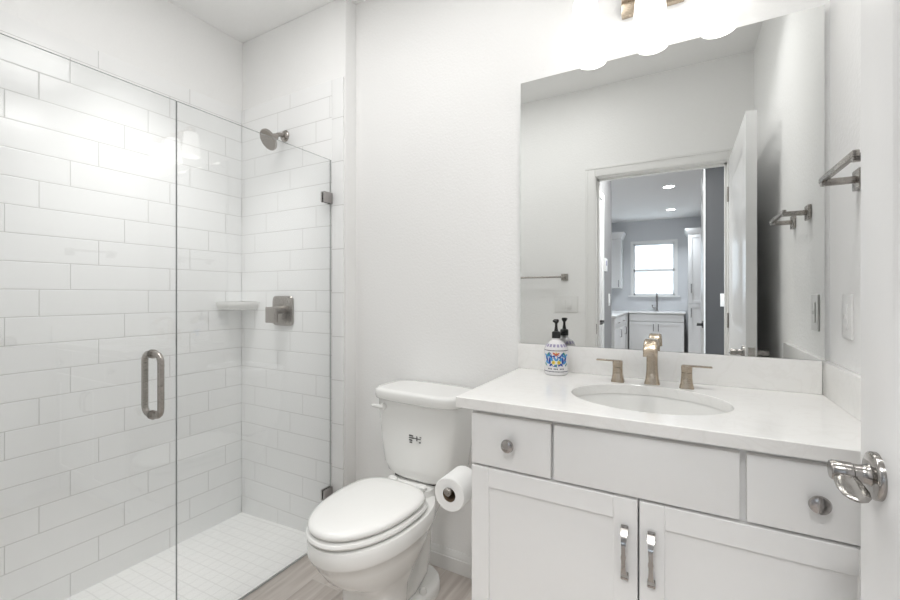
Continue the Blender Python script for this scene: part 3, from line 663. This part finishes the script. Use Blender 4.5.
for k, z in ((0.020, 0.872), (0.020, 0.8838), (0.003, 0.8838), (0.0, 0.876), (-0.006, 0.84), (-0.022, 0.80), (-0.055, 0.772), (-0.10, 0.760), (-0.145, 0.757), (-0.145, 0.750), (-0.09, 0.752), (-0.045, 0.764), (-0.012, 0.79), (0.004, 0.835), (0.008, 0.872)):
    rings.append([ell(2 * PI * i / 64, z, k) for i in range(64)])
ring_loft(b, rings, closed=True); obj('basin', b, PORC, t)
b = B(); lathe(b, [(0.024, 0), (0.024, 0.002), (0.018, 0.003), (0.018, 0.001), (0.004, 0.001)], (CXs, CYs, 0.7575), n=28); obj('drain', b, NICKEL, t)

# faucet: spout and two handles
def sq(cx, cy, h, z, p=4.5, n=24, hy=None): return rr(cx, cy, h, hy or h, z, p, n)
FX, FYY = -0.086, -0.088
t = thing('faucet', (FX, FYY, 0.9143), 'warm nickel arched faucet with two blade handles behind the oval sink', 'faucet')
b = B()
ring_loft(b, [sq(FX, FYY, h, z, 5) for h, z in ((0.0235, 0.9143), (0.0225, 0.920), (0.0195, 0.932), (0.0172, 0.955), (0.0165, 0.985), (0.0168, 1.01), (0.0172, 1.03))]); obj('body', b, WARM, t)
b = B(); rings = []
path = [(FYY + 0.004, 1.020, 0.0), (FYY + 0.001, 1.034, 0.25), (FYY - 0.010, 1.047, 0.9), (FYY - 0.028, 1.0545, 1.45), (FYY - 0.050, 1.0550, 1.72), (FYY - 0.074, 1.048, 2.1), (FYY - 0.090, 1.034, 2.55), (FYY - 0.096, 1.020, 2.85), (FYY - 0.097, 1.013, 2.95)]
for (y, z, a) in path:
    # a: angle from vertical toward -y ; cross-section normal direction
    ny, nz = math.cos(a), math.sin(a); th = 0.0125 if a < 0.6 else 0.0095; w = 0.0172 if a < 0.6 else 0.0205
    rings.append([(FX + w * math.copysign(abs(math.cos(q)) ** 0.45, math.cos(q)), y + ny * th * math.copysign(abs(math.sin(q)) ** 0.6, math.sin(q)), z + nz * th * math.copysign(abs(math.sin(q)) ** 0.6, math.sin(q))) for q in [2 * PI * i / 24 for i in range(24)]])
ring_loft(b, rings); obj('spout', b, WARM, t)
for hx, s in ((-0.189, -1), (0.012, 1)):
    hy = -0.106
    b = B(); ring_loft(b, [sq(hx, hy, h, z, 5) for h, z in ((0.0205, 0.9143), (0.0195, 0.920), (0.0172, 0.930), (0.0155, 0.945), (0.0150, 0.962))]); hd = obj('handle', b, WARM, t)
    b = B(); ring_loft(b, [sq(hx, hy, h, z, 5) for h, z in ((0.0150, 0.9635), (0.0155, 0.979), (0.0150, 0.983))])
    x0, x1 = sorted((hx - s * 0.012, hx + s * 0.068)); bx(b, x0, x1, hy - 0.009, hy + 0.009, 0.981, 0.9855, bev=0.0015); obj('blade_lever', b, WARM, hd)

# ------------------------------------------------------------------ soap bottle
BXx, BYy, BR = -0.404, -0.076, 0.0420
t = thing('soap_bottle', (BXx, BYy, 0.9143), 'white pump soap bottle with blue and yellow floral label on the vanity top', 'soap bottle')
b = B(); lathe(b, [(0.036, 0), (0.040, 0.002), (BR, 0.006), (BR, 0.090), (0.0418, 0.095), (0.038, 0.104), (0.030, 0.114), (0.020, 0.122), (0.0140, 0.126), (0.0140, 0.136)], (BXx, BYy, 0.9143), n=48); bot = obj('bottle', b, BOTTLE, t)
b = B(); lathe(b, [(0.0152, 0.132), (0.0155, 0.135), (0.0155, 0.152), (0.014, 0.155), (0.0075, 0.158), (0.0060, 0.166), (0.0048, 0.174), (0.0048, 0.185), (0.0075, 0.188), (0.0100, 0.193), (0.0100, 0.198), (0.0075, 0.201)], (BXx, BYy, 0.9143), n=28)
bx(b, BXx - 0.0055, BXx + 0.0055, BYy - 0.030, BYy, 0.9143 + 0.191, 0.9143 + 0.199, bev=0.0025); obj('pump', b, BLACK, t)
FA = math.atan2(-1.6 - BYy, 0 - BXx)                # label faces the room
def leaf(cx, cz, L, w, a, n=14):
    out = []
    for i in range(n):
        q = 2 * PI * i / n; x, y = 1.15 * L * math.cos(q), 1.35 * w * math.sin(q) * (1 - 0.35 * math.cos(q)); out.append((cx + x * math.cos(a) - y * math.sin(a), cz + x * math.sin(a) + y * math.cos(a)))
    return out
def disc(cx, cz, r, n=14): return [(cx + r * math.cos(2 * PI * i / n), cz + r * math.sin(2 * PI * i / n)) for i in range(n)]
bl, lb_, ye, rd, gr = [], [], [], [], []
for s in (-1, 1):
    bl += [leaf(s * 0.020, 0.066, 0.010, 0.0034, s * 1.0), leaf(s * 0.010, 0.062, 0.009, 0.003, s * -0.6), leaf(s * 0.024, 0.049, 0.010, 0.0034, PI / 2), leaf(s * 0.007, 0.034, 0.009, 0.003, s * 0.3), leaf(s * 0.036, 0.056, 0.010, 0.0034, s * 1.2), leaf(s * 0.019, 0.036, 0.006, 0.0024, s * -0.7)]
    lb_ += [leaf(s * 0.029, 0.064, 0.010, 0.003, s * -0.5), leaf(s * 0.016, 0.053, 0.008, 0.003, s * 0.9), leaf(s * 0.033, 0.043, 0.008, 0.0028, s * 0.5), leaf(s * 0.004, 0.055, 0.006, 0.0024, s * 1.1), leaf(s * 0.041, 0.067, 0.006, 0.0024, s * 0.3)]
    ye += [disc(s * 0.0095, 0.044, 0.0062)]
    rd += [leaf(s * 0.006, 0.072, 0.006, 0.0022, s * 0.5)]; gr += [leaf(s * 0.030, 0.071, 0.006, 0.0022, s * -0.9), leaf(s * 0.040, 0.036, 0.006, 0.002, s * 0.8)]
rd += [disc(0, 0.0695, 0.004)]; ye += [disc(0, 0.0755, 0.0024)]; gr += [leaf(0.0, 0.034, 0.004, 0.002, PI / 2)]
rd += [disc(0.0095, 0.044, 0.002), disc(-0.0095, 0.044, 0.002)]
ink = []
for i in range(11):
    u0 = -0.030 + i * 0.0054
    if i in (3, 7): continue
    ink += [[(u0, 0.0205), (u0 + 0.0034, 0.0205), (u0 + 0.0034, 0.0245), (u0, 0.0245)]]
for i in range(24):
    u0 = -0.066 + i * 0.0055
    for z in (0.0125, 0.0815): ink += [[(u0, z), (u0 + 0.0049, z), (u0 + 0.0049, z + 0.0022), (u0, z + 0.0022)]]
b = B()
ring_loft(b, [[(BXx + (BR + 0.0002) * math.cos(FA + (u - 1) * 1.7), BYy + (BR + 0.0002) * math.sin(FA + (u - 1) * 1.7), 0.9143 + z) for u in [k / 12 for k in range(25)]] for z in (0.010, 0.0915)], cap0=False, cap1=False)
for mi, (polys, r) in enumerate(((bl, 0.0004), (lb_, 0.0006), (ye, 0.0008), (rd, 0.0010), (gr, 0.0007), (ink, 0.0004))):
    for pts in polys:
        ring_loft(b, [[(BXx + rq * math.cos(FA + u / BR), BYy + rq * math.sin(FA + u / BR), 0.9143 + 1.09 * z) for u, z in pts] for rq in (BR + 0.0002, BR + r)], mi=mi + 1)
obj('label', b, [BOTTLE, BLUE, SKYB, YELL, REDL, GREEN, INK], bot)
b = B()
for i in range(14):
    a = FA + (i - 6.5) * 0.36; r0, r1 = 0.0318, 0.0392
    b_pts = [(r1 + 0.0004, 0.102, -0.11), (r1 + 0.0004, 0.102, 0.11), (r0 + 0.0012, 0.1120, 0.13), (r0 + 0.0012, 0.1120, -0.13)]
    b.faces.new([b.verts.new((BXx + r * math.cos(a + da), BYy + r * math.sin(a + da), 0.9143 + z)) for r, z, da in b_pts])
obj('shoulder_band', b, LILAC, bot)

# ------------------------------------------------------------------ mirror
b = box(-0.5615, 0.3605, -0.016, -0.0008, 1.0135, 2.045); b.normal_update()
for f in b.faces: f.material_index = 0 if f.normal.y < -0.9 else 1
tag(obj('mirror', b, [MIRR, MEDGE], smooth=False), 'large frameless wall mirror above the vanity', 'mirror')

# ------------------------------------------------------------------ vanity light
t = thing('vanity_light', (-0.092, 0, 2.23), 'three shade vanity light with nickel backplate above the mirror', 'wall light')
obj('backplate', box(-0.188, 0.006, -0.022, -0.0006, 2.185, 2.30, bev=0.003), WARM, t)
b = B(); tube(b, [(-0.31, -0.082, 2.268), (0.125, -0.082, 2.268)], 0.008, 12); tube(b, [(-0.092, -0.0225, 2.268), (-0.092, -0.082, 2.268)], 0.010, 12); obj('arm', b, WARM, t)
for x in (-0.300, -0.093, 0.106):
    b = B(); lathe(b, [(0.020, 0.0), (0.024, 0.004), (0.024, 0.035), (0.012, 0.04)], (x, -0.082, 2.238), n=24); hldr = obj('socket_cup', b, WARM, t)
    b = B(); lathe(b, [(0.030, 0.148), (0.036, 0.150), (0.040, 0.145), (0.046, 0.08), (0.0525, 0.0), (0.0495, 0.0), (0.0435, 0.08), (0.037, 0.14), (0.030, 0.146)], (x, -0.082, 2.089), n=40, cap0=False, cap1=False); sh = obj('lamp_shade', b, SHADE, hldr)
    # lit bulb inside the shade
for x in (-0.300, -0.093, 0.106):
    b = B(); lathe(b, [(0.012, 0.09), (0.020, 0.075), (0.030, 0.045), (0.026, 0.022), (0.012, 0.010), (0.002, 0.008)], (x, -0.082, 2.118), n=24); obj('bulb', b, SHADE, t)

# ------------------------------------------------------------------ towel bars
def towel_bar(axis, posts, wall, n, z, out, label, ext=0.012):
    """posts: coordinates along the wall; wall: wall coordinate; n: outward sign"""
    P = (lambda u, d, z: (wall + n * d, u, z)) if axis == 'y' else (lambda u, d, z: (u, wall + n * d, z))
    def bb(bm, u0, u1, d0, d1, z0, z1, bev=0.0):
        p, q = P(u0, d0, z0), P(u1, d1, z1)
        return bx(bm, min(p[0], q[0]), max(p[0], q[0]), min(p[1], q[1]), max(p[1], q[1]), z0, z1, bev=bev)
    t = thing('towel_bar', P(sum(posts) / 2, 0, z), label, 'towel bar')
    for u in posts:
        b = B(); bb(b, u - 0.024, u + 0.024, 0.0005, 0.010, z - 0.024, z + 0.024, 0.002); bb(b, u - 0.007, u + 0.007, 0.010, out + 0.004, z - 0.008, z + 0.008, 0.002); obj('post', b, NICKEL, t)
    b = B(); bb(b, min(posts) - ext, max(posts) + ext, out - 0.006, out + 0.006, z + 0.0, z + 0.014, 0.003) if axis == 'y' else tube(b, [P(min(posts), out, z), P(max(posts), out, z)], 0.007, 14)
    obj('bar', b, NICKEL, t)
towel_bar('y', (-0.245, -0.462), XR, -1, 1.482, 0.070, 'short nickel hand towel bar on the right wall beside the mirror')
towel_bar('x', (-1.345, -0.748), YO, 1, 1.335, 0.060, 'long nickel towel bar on the wall facing the mirror, seen in reflection')

# ------------------------------------------------------------------ toilet paper
PXc, PZc, PY0, PY1 = -0.610, 0.605, -0.512, -0.408
zc = PZc + 0.0116
b = B(); lathe(b, [(0.022, 0.0003), (0.022, 0.006), (0.012, 0.010)], (-0.5293, -0.390, zc), (-1, 0, 0), 24); tube(b, [(-0.535, -0.390, zc), (PXc + 0.02, -0.390, zc), (PXc + 0.006, -0.392, zc), (PXc, -0.40, zc), (PXc, PY0 - 0.002, zc)], 0.008, 14)
lathe(b, [(0.0105, 0), (0.0115, 0.003), (0.0115, 0.010), (0.009, 0.013)], (PXc, PY0 - 0.001, zc), (0, -1, 0), 24); obj('toilet_paper_holder', b, NICKEL, vanity)
t = thing('toilet_paper_roll', (PXc, PY0, PZc), 'white toilet paper roll on the holder beside the toilet', 'toilet paper')
b = B(); lathe(b, [(0.0215, 0.0), (0.0485, 0.0), (0.0505, 0.002), (0.0505, 0.102), (0.0485, 0.104), (0.0215, 0.104)], (PXc, PY0, PZc), (0, 1, 0), 48, cap0=False, cap1=False); obj('paper', b, PAPER, t)
b = B(); lathe(b, [(0.0213, 0.001), (0.0213, 0.103), (0.0200, 0.103), (0.0200, 0.001)], (PXc, PY0, PZc), (0, 1, 0), 36, cap0=False, cap1=False); obj('core', b, CARD, t)
